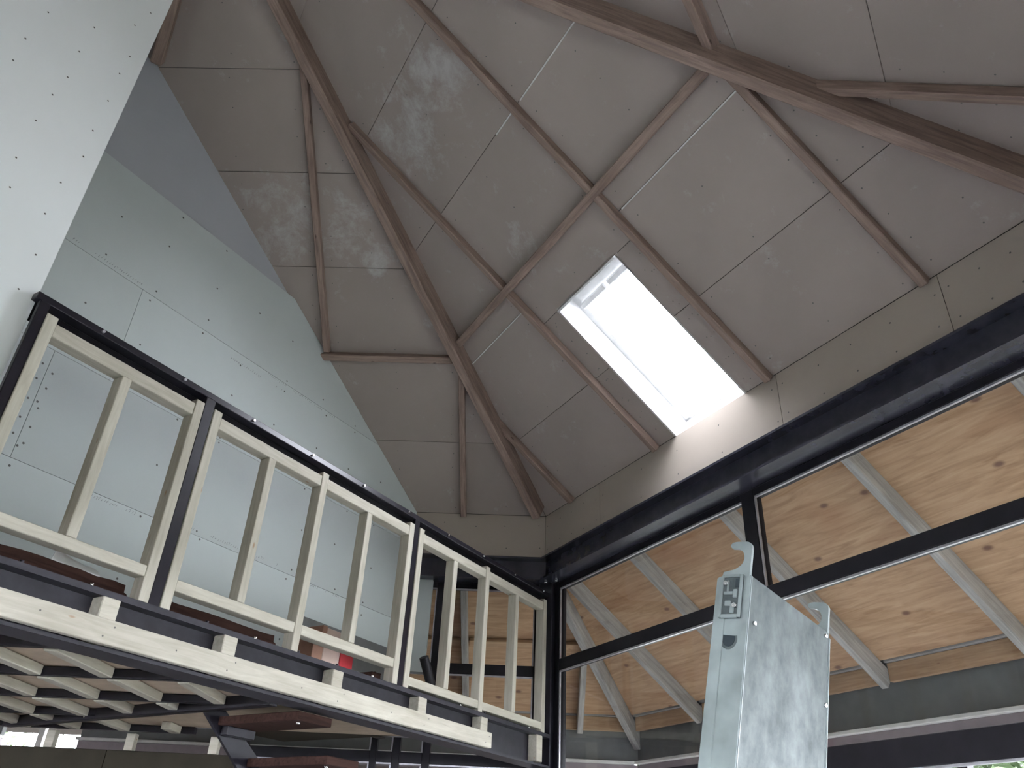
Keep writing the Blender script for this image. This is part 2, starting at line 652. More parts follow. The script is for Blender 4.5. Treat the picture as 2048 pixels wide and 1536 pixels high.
# ================================================================== UPPER WALLS (strip under the eaves)
sides = {'right': SA, 'rear': SB, 'front': SC_, 'back': SD, 'far': SE, 'near': SF}
ZB = 4.0
for nm, S_ in sides.items():
    wl = empty_struct('wall_' + nm, S_.p(0, AW, ZB))
    L = AW * T30
    cuts = {'right': [-L, -1.52, .46, 1.62, L], 'rear': [-L, -1.1, .1, 1.3, L]}.get(nm, [-L, 0, L])
    for c0, c1 in zip(cuts[:-1], cuts[1:]):
        prism('panel', [S_.p(c0 + .002, AW, ZB), S_.p(c1 - .002, AW, ZB), S_.p(c1 - .002, AW, ZE - .003), S_.p(c0 + .002, AW, ZE - .003)], S_.n * .0125, 'upper_wall_board', wl)
    sbox('backing', S_, -L - .05, L + .05, AW + .016, AW + .12, ZB, ZE + .02, 'roof_back', wl, 0)
    if nm in ('right', 'rear', 'front'):
        pts = []
        for c0, c1 in zip(cuts[:-1], cuts[1:]):
            for u in (c0 + .05, c1 - .05, (c0 + c1) / 2, c0 * .72 + c1 * .28, c0 * .28 + c1 * .72):
                for z in (ZB + .1, ZB + .3):
                    pts.append(S_.p(u + random.uniform(-.015, .015), AW, z + random.uniform(-.02, .02)))
        dots('screw_heads', pts, -S_.n, .006, 'screw_dark', wl)

# ================================================================== ROOF TIMBERS


def hip_bottom(r):
    return ZE + M * C30 * (AW / C30 - r) - 0.20


def hip(deg, r0, r1, label):
    a = math.radians(deg)
    d = V((math.cos(a), math.sin(a), 0))
    p0 = d * r0 + V((0, 0, hip_bottom(r0)))
    p1 = d * r1 + V((0, 0, hip_bottom(r1)))
    upv = (V((0, 0, 1)) * 1 + d * M * C30).normalized()
    o = bar('hip_rafter', p0, p1, 0.078, 0.17, 'old_timber', upv, None, .008)
    return tag(o, label, 'rafter', 'hip rafters under the ceiling')


hip(0, .15, 4.58, 'long brown hip rafter running down to the corner above the black steel post')
hip(-60, .15, 4.58, 'brown hip rafter crossing the upper right with several shorter timbers meeting it')
hip(60, .15, 1.09, 'short end of a brown hip rafter beside the near white wall')


def jack(S, t, q0, q1, label, wd=.052, pr=.062):
    o = bar('jack_rafter', S.roof(t, q0, -pr), S.roof(t, q1, -pr), wd, pr - .001, 'old_timber', S.N, None, .005)
    return tag(o, label, 'rafter', 'jack rafters under the ceiling')


jack(SA, -1.91, .0, .84, 'short brown rafter left of the roof window, joining the hip low down')
jack(SA, -.745, .0, 2.72, 'brown rafter along the left side of the bright roof window')
jack(SA, .42, .0, 3.30, 'brown rafter along the right side of the bright roof window')
jack(SA, 1.56, .0, 1.38, 'brown rafter right of the roof window, ending above the black beam')
jack(SB, -.5, 1.27, 3.16, 'brown rafter dropping from the long hip to the plasterboard partition')
jack(SB, -1.63, .0, 1.24, 'short brown rafter hanging nearly upright left of the hip foot')
jack(SC_, -1.81, .02, .98, 'brown rafter running level to the right edge of the picture')


def purlin(S, q, u0_, u1_, label):
    o = bar('purlin', S.roof(u0_, q, -.072), S.roof(u1_, q, -.072), .058, .071, 'old_timber', S.N, None, .005)
    return tag(o, label, 'purlin', 'purlins under the ceiling')


purlin(SA, 1.335, -1.58, 1.58, 'brown purlin crossing above the roof window between two hips')
purlin(SB, 1.235, -1.63, -.44, 'short brown purlin between the long hip and the plasterboard partition')
purlin(SC_, 1.36, -1.57, .6, 'brown purlin at the top edge of the picture, meeting the right hip')

# ================================================================== RING BEAMS AND POSTS


def i_beam(name, S, u0_, u1_, a0, a1, z0, z1, label, group):
    """an I-shaped steel beam: outline swept along the side"""
    tf, tw = .016, .012
    ac = (a0 + a1) / 2
    prof = [(a0, z0), (a1, z0), (a1, z0 + tf), (ac + tw, z0 + tf), (ac + tw, z1 - tf), (a1, z1 - tf), (a1, z1), (a0, z1), (a0, z1 - tf), (ac - tw, z1 - tf), (ac - tw, z0 + tf), (a0, z0 + tf)]
    # mitred ends follow the corners
    bm = bmesh.new()
    O = S.p(0, ac, z0)
    e0 = [bm.verts.new(S.p(u0_(a), a, z) - O) for a, z in prof]
    e1 = [bm.verts.new(S.p(u1_(a), a, z) - O) for a, z in prof]
    bm.faces.new(e0)
    bm.faces.new(e1[::-1])
    n = len(prof)
    for i in range(n):
        j = (i + 1) % n
        bm.faces.new((e0[i], e1[i], e1[j], e0[j]))
    bmesh.ops.recalc_face_normals(bm, faces=bm.faces[:])
    me = bpy.data.meshes.new(name)
    bm.to_mesh(me)
    bm.free()
    o = put(name, me, 'ring_paint', None, Matrix.Translation(O))
    return tag(o, label, 'beam', group)


BG = 'black ring beams under the eaves'
AB0, AB1 = 4.055, 4.235
lft = lambda a: -a * T30
rgt = lambda a: a * T30
i_beam('steel_beam', SA, lft, rgt, AB0, AB1, 3.80, 4.0, 'black steel ring beam under the roof window, above the glazing', BG)
i_beam('steel_beam', SB, lft, rgt, AB0, AB1, 3.80, 4.0, 'black steel ring beam behind the gallery, seen past the pine railing', BG)
for S_, lb in ((SC_, 'black steel ring beam on the side of the camera'), (SD, 'black steel ring beam hidden behind the partition'), (SE, 'black steel ring beam behind the near white wall'), (SF, 'black steel ring beam over the rear windows')):
    i_beam('steel_beam', S_, lft, rgt, AB0, AB1, 3.80, 4.0, lb, BG)

for deg, lb in ((0, 'black square steel post at the corner where the gallery meets the glazing'), (-60, 'black square steel post right of the picture'), (60, 'black square steel post behind the partition'), (120, 'black square steel post in the far corner'), (180, 'black square steel post at the far end of the near wall'), (240, 'black square steel post behind the camera')):
    a = math.radians(deg)
    d = V((math.cos(a), math.sin(a), 0))
    me_o = bar('steel_post', d * 4.845 - V((-d.y, d.x, 0)) * 0 + V((0, 0, 0)), d * 4.845 + V((0, 0, 3.80)), .13, .13, 'black_steel', d, None, .006)
    me_o.location = me_o.location - d * .065
    tag(me_o, lb, 'post', 'corner posts')

# corner bracket bolts under the beam
for u, k in ((-2.36, 0), (-2.27, 1)):
    o = rod('bolt', SA.p(u, 4.12 + .05 * k, 3.80), SA.p(u, 4.12 + .05 * k, 3.787), .014, 'bright_metal', None, 8)
    tag(o, 'bolt head under the ring beam corner, ' + ('nearer the gallery' if k == 0 else 'nearer the glazing'), 'bolt', 'bolts at the beam corner')

# ================================================================== GLAZING
AG0, AG1 = 4.225, 4.30


def glazing(idx, S, uprights, levels, u_lo, u_hi, portal_on=False, label=None, beads=True):
    """frame members, beads and panes between the corner posts"""
    wn = empty_struct('window_%d' % idx, S.p((u_lo + u_hi) / 2, 4.26, levels[0][0]), label)
    zlo, zhi = levels[0][0], levels[-1][1]
    for (u, wd) in uprights:
        sbox('mullion', S, u - wd / 2, u + wd / 2, AG0, AG1, zlo, zhi, 'black_frame', wn)
    xs = sorted(uprights)
    for z0, z1 in levels:
        for (ua, wa), (ub, wb) in zip(xs[:-1], xs[1:]):
            sbox('transom', S, ua + wa / 2, ub - wb / 2, AG0, AG1, z0, z1, 'black_frame', wn)
            if beads and z0 > zlo + .01:
                sbox('bead', S, ua + wa / 2 + .004, ub - wb / 2 - .004, AG0 + .006, AG0 + .022, z0 - .013, z0 - .0005, 'bead_metal', wn, .001)
    for (z0, z1), (z2, z3) in zip(levels[:-1], levels[1:]):
        for (ua, wa), (ub, wb) in zip(xs[:-1], xs[1:]):
            sbox('pane', S, ua + wa / 2, ub - wb / 2, 4.258, 4.264, z1, z2, 'window_glass', wn, 0)
            if beads:
                sbox('bead', S, ua + wa / 2 + .0005, ua + wa / 2 + .012, AG0 + .006, AG0 + .02, z1 + .002, z2 - .015, 'bead_metal', wn, .001)
    return wn


LV = [(0.0, .08), (2.115, 2.245), (3.065, 3.155), (3.752, 3.80)]
glazing(2, SA, [(-2.36, .11), (-.02, .11), (2.3, .13)], LV, -2.4, 2.4, label='tall black framed glazing under the roof window side')
glazing(3, SB, [(-2.335, .07), (-1.47, .06), (-1.23, .06), (-1.05, .05), (0, .07)], [(0.0, .08), (2.34, 2.42), (3.03, 3.115), (3.752, 3.80)], -2.4, 2.4, label='black framed glazing behind the gallery end')
n_w = 4
for S_, lb in ((SC_, 'tall glazing on the side of the camera'), (SF, 'tall glazing behind the camera'), (SE, 'glazing behind the near white wall')):
    glazing(n_w, S_, [(-2.36, .11), (-.8, .08), (.8, .08), (2.36, .11)], [(0.0, .08), (2.1, 2.2), (3.75, 3.80)], -2.4, 2.4, label=lb, beads=False)
    n_w += 1

# ================================================================== VERANDA (lower outer roof)
VZ, VM, VA = 3.77, 0.70, 4.30           # rafter underside height, slope, start apothem
AO = 5.80


def vz(a):
    return VZ - VM * (a - VA)


VN = math.sqrt(1 + VM * VM)


def veranda(nm, S, rafters, labels, closed=False, window=None, sill=.5):
    """plywood roof on rafters, wall plate, grey outer wall, white trim"""
    N = (S.n * VM + V((0, 0, 1))) / VN
    ra_h = .13
    rf = empty_struct('veranda_roof_' + nm, S.p(0, 5.0, vz(5.0) + .2))
    ts = sorted(rafters)
    cuts = [-3.6] + ts + [3.6]
    for c0, c1 in zip(cuts[:-1], cuts[1:]):
        po = rect(c0 + .003, c1 - .003, 4.30, 5.63)
        po = clip(po, lambda p: p[1] * T30 - p[0] - .003)
        po = clip(po, lambda p: p[1] * T30 + p[0] - .003)
        if len(po) < 3 or area2(po) < .002:
            continue
        pts = [S.p(p[0], p[1], vz(p[1]) + ra_h * VN) for p in po]
        prism('plywood_panel', pts, V((0, 0, .018)), 'plywood', rf, axes=(S.t, N))
    po = [(-4.12 * T30, 4.12), (4.12 * T30, 4.12), (6.3 * T30, 6.3), (-6.3 * T30, 6.3)]
    prism('roof_cover', [S.p(p[0], p[1], vz(p[1]) + .32) for p in po], V((0, 0, .06)), 'roof_back', rf)
    for t, lb in zip(ts, labels):
        a0 = max(VA + .005, abs(t) / T30 + .02)
        o = bar('veranda_rafter', S.p(t, a0, vz(a0)), S.p(t, 5.66, vz(5.66)), .055, ra_h - .002, 'grey_timber', N, None, .004)
        tag(o, lb, 'rafter', 'grey veranda rafters')
    sbox('ledger_board', S, -4.34 * T30, 4.34 * T30, 4.305, 4.335, 3.80, 3.885, 'grey_timber', rf)
    L = AO * T30
    for c0, c1 in zip(cuts[:-1], cuts[1:]):
        c0, c1 = max(c0 + .03, -L + .12), min(c1 - .03, L - .12)
        if c1 - c0 > .1:
            sbox('wall_plate', S, c0, c1, 5.68, 5.72, 2.86, 2.985, 'orange_timber', rf)
            sbox('blocking', S, c0, c1, 5.65, 5.69, 2.987, 3.06, 'grey_timber', rf)
    wl = empty_struct('wall_veranda_' + nm, S.p(0, AO, 2.58))
    if window:
        sbox('panel', S, -L, window[0], AO - .02, AO + .05, 2.60, 3.14, 'grey_panel', wl)
        sbox('panel', S, window[1], L, AO - .02, AO + .05, 2.60, 3.14, 'grey_panel', wl)
        sbox('panel', S, window[0], window[1], AO - .02, AO + .05, 2.80, 3.14, 'grey_panel', wl)
        wm = (window[0] + window[1]) / 2
        sbox('mullion', S, wm - .03, wm + .03, AO - .02, AO + .04, 2.45, 2.80, 'trim_white', wl)
        spans = [(-L, window[0]), (window[1], L)]
    else:
        sbox('panel', S, -L, L, AO - .02, AO + .05, 2.60, 3.14, 'grey_panel', wl)
        spans = [(-L, L)]
    for c0, c1 in spans:
        sbox('trim_strip', S, max(c0, -L + .05), min(c1, L - .05), AO - .10, AO - .022, 2.578, 2.604, 'trim_white', wl)
        sbox('window_head', S, c0 - (.03 if c0 == -L else 0), c1 + (.03 if c1 == L else 0), AO - .04, AO + .04, 2.47, 2.578, 'window_head', wl)
    if closed:
        for k in range(-3, 3):
            sbox('panel', S, k * L / 3 + .003, (k + 1) * L / 3 - .003, AO - .03, AO + .05, -.1, 2.475, 'outer_board', wl)
    else:
        for k in range(-2, 3):
            sbox('mullion', S, k * 1.15 - .035, k * 1.15 + .035, AO - .035, AO + .035, sill, 2.47, 'black_frame', wl)
        sbox('parapet', S, -L, L, AO - .05, AO + .05, -.1, sill, 'grey_panel', wl)


flat('outer_board', (0.16, 0.13, 0.115), 0.85)
veranda('right', SA, [-2.29, -1.385, -.355, .69, 1.73, 2.7], [
    'grey veranda rafter closest to the corner behind the tall glazing',
    'grey veranda rafter left of the scaffold plank, behind the glazing',
    'grey veranda rafter passing behind the hooks of the scaffold plank',
    'grey veranda rafter right of the scaffold plank, behind the glazing',
    'grey veranda rafter beyond the right edge of the picture',
    'grey veranda rafter at the outer right corner'])
veranda('rear', SB, [-2.77, -1.66, -.55, .55, 1.65, 2.75], [
    'pale veranda rafter hanging upright just right of the black corner post',
    'grey upright veranda rafter seen between the last railing studs',
    'grey veranda rafter hidden behind the gallery partition',
    'grey veranda rafter behind the partition, middle of the rear side',
    'grey veranda rafter behind the partition, farther left',
    'grey veranda rafter at the outer left corner'], True, (2.15, 2.95))
for c0, c1 in ((-2.72, -1.70), (-1.62, -.60)):
    o = bar('batten', SB.p(max(c0, -4.9 * T30 + .05), 4.9, vz(4.9) + .095), SB.p(c1, 4.9, vz(4.9) + .095), .07, .04, 'orange_timber', (SB.n * VM + V((0, 0, 1))).normalized(), None)
    tag(o, 'orange batten across the veranda plywood ' + ('just left of the corner post' if c0 < -2 else 'behind the gallery partition'), 'batten', 'veranda battens')
# veranda hip at the corner
hz = lambda r: VZ - VM * (r * C30 - VA) - .03
o = bar('veranda_hip', V((5.0, 0, hz(5.0))), V((6.66, 0, hz(6.66))), .07, .15, 'grey_timber', V((VM * C30, 0, 1)).normalized(), None, .004)
tag(o, 'grey veranda hip rafter fanning out from behind the corner post', 'rafter', 'grey veranda rafters')
# rear-left outer wall (seen as bright strips under the gallery)
veranda('back', SD, [-1.6, -.5, .5, 1.6], [
    'grey veranda rafter far behind, first from the left outer corner', 'grey veranda rafter far behind, second from the left outer corner',
    'grey veranda rafter far behind, third from the left outer corner', 'grey veranda rafter far behind, fourth from the left outer corner'], True)

for nm_, S_ in (('front', SC_), ('near', SF), ('far', SE)):
    veranda(nm_, S_, [], [], sill=1.6 if S_ is SF else .95)  # out of view; parapets raised on these sides to hold back daylight

# ================================================================== GALLERY
# ---- plasterboard partition behind the gallery
YP = 1.02
part = empty_struct('wall_gallery', (2, YP, 2.58), 'pale plasterboard partition behind the pine railing')


def xr(z):
    return ((AW - max(0, z - ZE) / M) - .5 * YP) / C30 - .004


def wall_board(x0, x1, z0, z1, m='wall_board', y=YP):
    po = rect(x0 + .0015, x1 - .0015, z0 + .0015, z1 - .0015)
    po = clip(po, lambda p: ((AW - (p[1] - ZE) / M) - .5 * YP) / C30 - .006 - p[0])
    if z1 > ZE:
        po = clip(po, lambda p: ZE + M * (AW - YP) - .004 - p[1])
    if len(po) > 2 and area2(po) > .002:
        prism('panel', [V((p[0], y, p[1])) for p in po], V((0, .0125, 0)), m, part)


for z0, z1, xs in ((2.585, 3.40, [-.7, 4.15]), (3.40, 4.09, [-.7, .71, 4.15]), (4.09, 4.80, [-.7, 1.07, 4.17]), (4.80, 5.57, [-.7, 4.17])):
    for x0, x1 in zip(xs[:-1], xs[1:]):
        wall_board(x0, x1, z0, z1)
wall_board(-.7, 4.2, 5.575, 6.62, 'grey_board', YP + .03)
po = [(-.7, 2.5), (4.15, 2.5), (4.15, ZE - .02), (xr(6.4), 6.4), (.62, 6.58), (-.7, 6.58)]
prism('backing', [V((p[0], YP + .05, p[1])) for p in po], V((0, .08, 0)), 'roof_back', part)
# return board between partition and glazing
prism('end_board', [SB.p(-1.40, 4.215, 3.02), SB.p(-1.235, 4.215, 3.02), SB.p(-1.235, 4.215, 3.80), SB.p(-1.40, 4.215, 3.80)], -SB.n * .05, 'wall_board', part)
boxw('skirting_strip', (3.0, YP - .02, 2.585), (4.12, YP - .001, 3.15), 'grey_panel', part)
pts = []
for z in (2.95, 3.35, 3.46, 3.75, 4.04, 4.14, 4.45, 4.75, 4.86, 5.2, 5.5):
    for k in range(9):
        x = .3 + k * .42 + random.uniform(-.05, .05)
        if x < xr(z) - .12 and random.random() < .85:
            pts.append(V((x, YP, z + random.uniform(-.04, .04))))
for z in (3.5, 3.6, 3.72, 3.85, 3.95):
    pts.append(V((.71 + .035, YP, z)))
    pts.append(V((.71 - .035, YP, z + .03)))
dots('screw_heads', pts, (0, -1, 0), .0075, 'screw_dark', part)


def print_band(x0, x1, z, seed, y=YP):
    """faint rows of board-maker's print, too small to read: short slanted strokes"""
    rnd = random.Random(seed)
    vs, fs = [], []
    x = x0
    while x < x1:
        if rnd.random() < .12:
            x += rnd.uniform(.03, .16)
        wd, hh = rnd.uniform(.003, .012), rnd.uniform(.010, .020)
        s = .008
        zz = z + rnd.choice((0, 0, -.004))
        k = len(vs)
        vs += [V((x, y - .0012, zz)), V((x + .0022, y - .0012, zz)), V((x + .0022 + s, y - .0012, zz + hh)), V((x + s, y - .0012, zz + hh))]
        fs.append((k, k + 1, k + 2, k + 3))
        if rnd.random() < .5:
            k = len(vs)
            zc = zz + rnd.choice((0, hh * .5, hh))
            vs += [V((x, y - .0012, zc)), V((x + wd, y - .0012, zc)), V((x + wd, y - .0012, zc + .0025)), V((x, y - .0012, zc + .0025))]
            fs.append((k, k + 1, k + 2, k + 3))
        x += wd + rnd.uniform(.006, .014)
    me = bpy.data.meshes.new('print')
    me.from_pydata(vs, [], fs)
    stuff(put('board_print', me, 'print_grey', part))


print_band(.55, 1.05, 4.825, 1)
print_band(1.85, 2.35, 4.72, 2)
print_band(2.2, 2.95, 4.78, 12)
print_band(1.75, 2.6, 3.425, 3)
print_band(2.9, 3.5, 3.38, 4)
print_band(1.2, 1.5, 3.37, 5)

# ---- near white wall on the left
left = empty_struct('wall_left', (-2, 0, 0), 'near white plasterboard wall on the left')
ztop = lambda x: ZE + M * C30 * (AW / C30 - abs(x)) - .05
po = [(-4.7, 0), (.12, 0), (.12, ztop(.12)), (0, ztop(0)), (-4.7, ztop(4.7))]
prism('panel', [V((p[0], 0.0, p[1])) for p in po], V((0, .10, 0)), 'white_board', left, bev=.0)
pts = []
for i in range(9):
    for j in range(16):
        x = .02 - i * .21 + random.uniform(-.03, .03)
        z = 3.5 + j * .2 + random.uniform(-.04, .04)
        if z < ztop(abs(x)) - .1:
            pts.append(V((x, 0, z)))
dots('screw_heads', pts, (0, -1, 0), .005, 'screw_dark', left)

# ---- edge beam of the gallery
bm = bmesh.new()
prof = [(-.065, 2.335), (.095, 2.335), (.095, 2.35), (.02, 2.35), (.02, 2.548), (.095, 2.548), (.095, 2.575), (-.065, 2.575), (-.065, 2.548), (.008, 2.548), (.008, 2.35), (-.065, 2.35)]
X0, X1 = .0, 4.78
e0 = [bm.verts.new((X0, y, z)) for y, z in prof]
e1 = [bm.verts.new((X1, y, z)) for y, z in prof]
bm.faces.new(e0)
bm.faces.new(e1[::-1])
for i in range(len(prof)):
    j = (i + 1) % len(prof)
    bm.faces.new((e0[i], e1[i], e1[j], e0[j]))
bmesh.ops.recalc_face_normals(bm, faces=bm.faces[:])
me = bpy.data.meshes.new('edge_beam')
bm.to_mesh(me)
bm.free()
eb = thing('gallery_beam', 'black steel edge beam carrying the gallery, with pine blocks set into it', 'beam', (2.4, 0, 2.34))
put('profile', me, 'beam_paint', eb)
for k in range(14):
    x = .45 + k * .31
    rod('bolt', V((x, -.045, 2.575)), V((x, -.045, 2.588)), .009, 'bright_metal' if k % 3 == 1 else 'black_steel', eb, 6)

# ---- pine blocks and fascia board
for i, x in enumerate((.855, 1.52, 2.30, 3.095, 3.815, 4.60)):
    o = boxw('pine_block', (x - .043, -.075, 2.360), (x + .043, .004, 2.547), 'pine', None, .004)
    lb = ['first pine block from the near wall, sitting in the gallery beam', 'second pine block from the near wall in the gallery beam', 'third pine block from the near wall in the gallery beam',
          'fourth pine block from the near wall in the gallery beam', 'pine block at the right end of the long fascia board', 'pine block beside the black corner post, below the railing end'][i]
    tag(o, lb, 'block', 'pine blocks in the gallery beam')
o = boxw('fascia_board', (.0, -.115, 2.352), (3.858, -.0765, 2.450), 'pine', None, .003)
tag(o, 'long pale pine board fixed along the bottom of the gallery beam', 'board')
dots('nail_heads', [V((x + dx, -.115, 2.40 + dz)) for x in (.855, 1.52, 2.30, 3.095, 3.8) for dx, dz in ((-.02, -.02), (.022, .024))] + [V((x, -.115, 2.40 + random.uniform(-.02, .02))) for x in (.55, 1.2, 2.0, 2.75)], (0, -1, 0), .0045, 'screw_dark', o)

# ---- railing: black steel handrail and posts
hr = thing('handrail', 'black steel handrail with flat posts behind the pine frames', 'railing', (2.4, 0, 2.58))
boxw('top_rail', (.10, -.045, 3.665), (4.76, .035, 3.70), 'black_steel', hr)
boxw('rail_flange', (.10, .018, 3.585), (4.76, .034, 3.665), 'black_steel', hr)
for x0, x1 in ((.118, .163), (1.037, 1.097), (2.843, 2.897)):
    boxw('post', (x0, -.055, 2.575), (x1, -.028, 3.66), 'black_steel', hr)
for k in range(10):
    x = .42 + k * .47
    rod('bolt', V((x, -.045, 3.682)), V((x, -.057, 3.682)), .008, 'bright_metal' if k > 3 else 'bead_metal', hr, 6)

YF = -.06


def pine_frame(x_l, x_r, inner, full, zl0, zl1, label):
    f = thing('railing_panel', label, 'frame', ((x_l + x_r) / 2, -.03, 2.575), 'pine frames in the railing')
    D0, D1 = YF, YF + .075
    wd = .052
    for x in [x_l + wd / 2] + full + [x_r - wd / 2]:
        bar('stud', V((x, (D0 + D1) / 2, 2.576)), V((x, (D0 + D1) / 2, 3.617)), D1 - D0, wd, 'pine', (1, 0, 0), f, .003).location.x -= wd / 2
    posts = sorted([x_l + wd / 2] + full + [x_r - wd / 2])
    for z0, z1 in ((3.525, 3.590), (zl0, zl1)):
        for xa, xb in zip(posts[:-1], posts[1:]):
            bar('rail', V((xa + wd / 2, (D0 + D1) / 2 + .002, z0)), V((xb - wd / 2, (D0 + D1) / 2 + .002, z0)), .071, z1 - z0, 'pine', (0, 0, 1), f, .003)
    for x in inner:
        bar('stud', V((x, (D0 + D1) / 2, zl1)), V((x, (D0 + D1) / 2, 3.525)), D1 - D0 - .002, wd - .002, 'pine', (1, 0, 0), f, .003).location.x -= wd / 2 - .001


pine_frame(.163, 1.034, [.60], [], 2.685, 2.735, 'pale pine railing frame beside the near white wall, with one middle stud')
pine_frame(1.10, 2.84, [1.54, 2.385], [1.955], 2.668, 2.722, 'pale pine railing frame in the middle between two black flat posts')
pine_frame(2.90, 4.70, [3.35, 4.22], [3.775], 2.595, 2.648, 'pale pine railing frame next to the black corner post')

# ---- gallery floor: deck panels, steel joists, pine battens
lf = empty_struct('floor_gallery', (1.5, 1.5, 2.58), 'underside of the gallery with steel joists and pine battens')


def inside(po, amax=4.05, ymin=.10):
    po = clip(po, lambda p: p[1] - ymin)
    for S_ in (SB, SD, SE):
        po = clip(po, lambda p, S_=S_: amax - (S_.n.x * p[0] + S_.n.y * p[1]))
    return po


def ab(a, t):
    q = SB.n * a + SB.t * t
    return (q.x, q.y)


JO = [-1.05, -.45, .15, .75, 1.35, 1.95, 2.55, 3.15]
BT = [-.95, -.6, -.25, .1, .45, .79, 1.13, 1.48, 1.83, 2.18, 2.53, 2.88]
for a0, a1 in zip([-1.65] + JO[:-1], JO):
    po = inside([ab(a0 + .002, -2.6), ab(a1 - .002, -2.6), ab(a1 - .002, 5), ab(a0 + .002, 5)])
    if len(po) > 2 and area2(po) > .01:
        prism('deck_panel', [V((p[0], p[1], 2.387)) for p in po], V((0, 0, .018)), 'deck_ply', lf, axes=(SB.t, V((0, 0, 1))))
po = inside(rect(-4.9, 4.9, 0, 4.2), 4.05, .1)
prism('floor_deck', [V((p[0], p[1], 2.50)) for p in po], V((0, 0, .07)), 'concrete', lf)
XB = 2.03                     # cross beam


def seg_inside(f, lo, hi, step=.01):
    """longest run of a parameter for which f(s) lies over the gallery (and left of the cross beam)"""
    best, cur = None, None
    s = lo
    while s <= hi:
        x, y = f(s)
        ok = y > .10 and all(S_.n.x * x + S_.n.y * y < 4.04 for S_ in (SB, SD, SE)) and (x < XB - .03 or y > 1.55)
        if ok:
            cur = (cur[0], s) if cur else (s, s)
            if best is None or cur[1] - cur[0] > best[1] - best[0]:
                best = cur
        else:
            cur = None
        s += step
    return best


for a in JO:
    sg = seg_inside(lambda s: ab(a, s), -3, 5)
    if sg and sg[1] - sg[0] > .1:
        p, q = ab(a, sg[0]), ab(a, sg[1])
        bar('steel_joist', V((*p, 2.343)), V((*q, 2.343)), .045, .042, 'black_frame', (0, 0, 1), lf)
for t in BT:
    for a0, a1 in zip(JO[:-1], JO[1:]):
        sg = seg_inside(lambda s: ab(s, t), a0 + .03, a1 - .03)
        if sg and sg[1] - sg[0] > .08:
            p, q = ab(sg[0], t), ab(sg[1], t)
            bar('pine_batten', V((*p, 2.337)), V((*q, 2.337)), .062, .048, 'pine', (0, 0, 1), lf)
cb = bar('cross_beam', V((XB, .10, 2.325)), V((XB, 2.6, 2.325)), .06, .08, 'black_frame', (0, 0, 1), lf)
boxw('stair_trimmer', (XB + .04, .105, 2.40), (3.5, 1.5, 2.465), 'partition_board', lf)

# ---- things lying on the gallery
def plank_piece(x0, x1, label, y0=.03, y1=.15, h=.072):
    # a weathered hardwood plank with a ragged, chipped end
    n = 8
    top = [(x0 + (x1 - x0) * i / n, 2.576 + h + random.uniform(-.006, .004)) for i in range(n + 1)]
    po = [(x0, 2.576), (x1, 2.576)] + [(x1 + .006, 2.60), (x1 - .004, 2.576 + h * .5), (x1 - .018, 2.576 + h * .55), (x1 - .02, 2.576 + h)] + top[::-1][1:]
    o = prism('hardwood_plank', [V((p[0], y0, p[1])) for p in po], V((0, y1 - y0, 0)), 'red_timber', None)
    tag(o, label, 'plank', 'reddish planks on the gallery edge')


plank_piece(.30, .98, 'reddish brown plank on the gallery edge beside the near wall')
plank_piece(1.16, 1.90, 'reddish brown plank on the gallery edge behind the middle frame')
plank_piece(2.70, 2.80, 'short reddish brown plank on the gallery edge by the second flat post', h=.06)
o = prism('paper_scrap', [V((.66, .17, 2.66)), V((.95, .17, 2.66)), V((.89, .17, 2.712)), V((.855, .17, 2.722)), V((.83, .17, 2.714)), V((.78, .17, 2.724)), V((.73, .17, 2.735)), V((.688, .17, 2.768))], V((0, .006, 0)), 'paper_white')
tag(o, 'crumpled white paper scrap lying behind the reddish plank', 'paper')

bx = thing('carton', 'small cream and brown cardboard carton on the gallery behind the railing', 'box', (2.78, .55, 2.58))
boxw('body', (2.66, .46, 2.58), (2.92, .66, 2.94), 'carton', bx, .004)
boxw('side_flap', (2.655, .452, 2.80), (2.70, .668, 2.945), 'carton_brown', bx, .003)
boxw('red_edge', (2.895, .453, 2.78), (2.925, .66, 2.935), 'carton_red', bx, .003)
bx = thing('tool_pack', 'long pack with brown, cream and bright red sections on the gallery edge', 'box', (2.6, .27, 2.58))
boxw('brown_section', (2.36, .22, 2.58), (2.45, .32, 2.76), 'carton_brown', bx, .003)
boxw('cream_section', (2.45, .22, 2.60), (2.60, .32, 2.755), 'carton', bx, .003)
boxw('red_section', (2.60, .215, 2.61), (2.72, .325, 2.755), 'carton_red', bx, .003)
o = rod('black_pipe', V((3.78, .3, 2.58)), V((3.545, .30, 2.925)), .034, 'rubber_black', None, 16)
tag(o, 'short black pipe leaning up behind the last pine frame', 'pipe')

# ---- stair below the gallery
st = thing('stair', 'dark steel stair with reddish wooden treads hanging under the gallery', 'stair', (2.6, .35, 0))
for k in range(9):
    x = 2.16 + k * .27
    z = 2.275 - k * .185
    boxw('tread', (x, .04, z), (x + .27, .66, z + .045), 'red_timber', st, .004)
    rod('tread_bolt', V((x + .06, .09, z - .012)), V((x + .06, .09, z + .001)), .012, 'bright_metal', st, 8)
    boxw('tread_bracket', (x + .03, .60, z - .05), (x + .24, .655, z - .001), 'black_steel', st)
for y in (.665,):
    prism('stringer', [V((2.02, y, 2.36)), V((2.20, y, 2.36)), V((4.62, y, .70)), V((4.62, y, .45)), V((4.4, y, .45))], V((0, .02, 0)), 'black_steel', st)
rod('pipe_stub', V((2.62, .10, 2.14)), V((2.62, .10, 2.05)), .022, 'galvanised_smooth', st, 10)

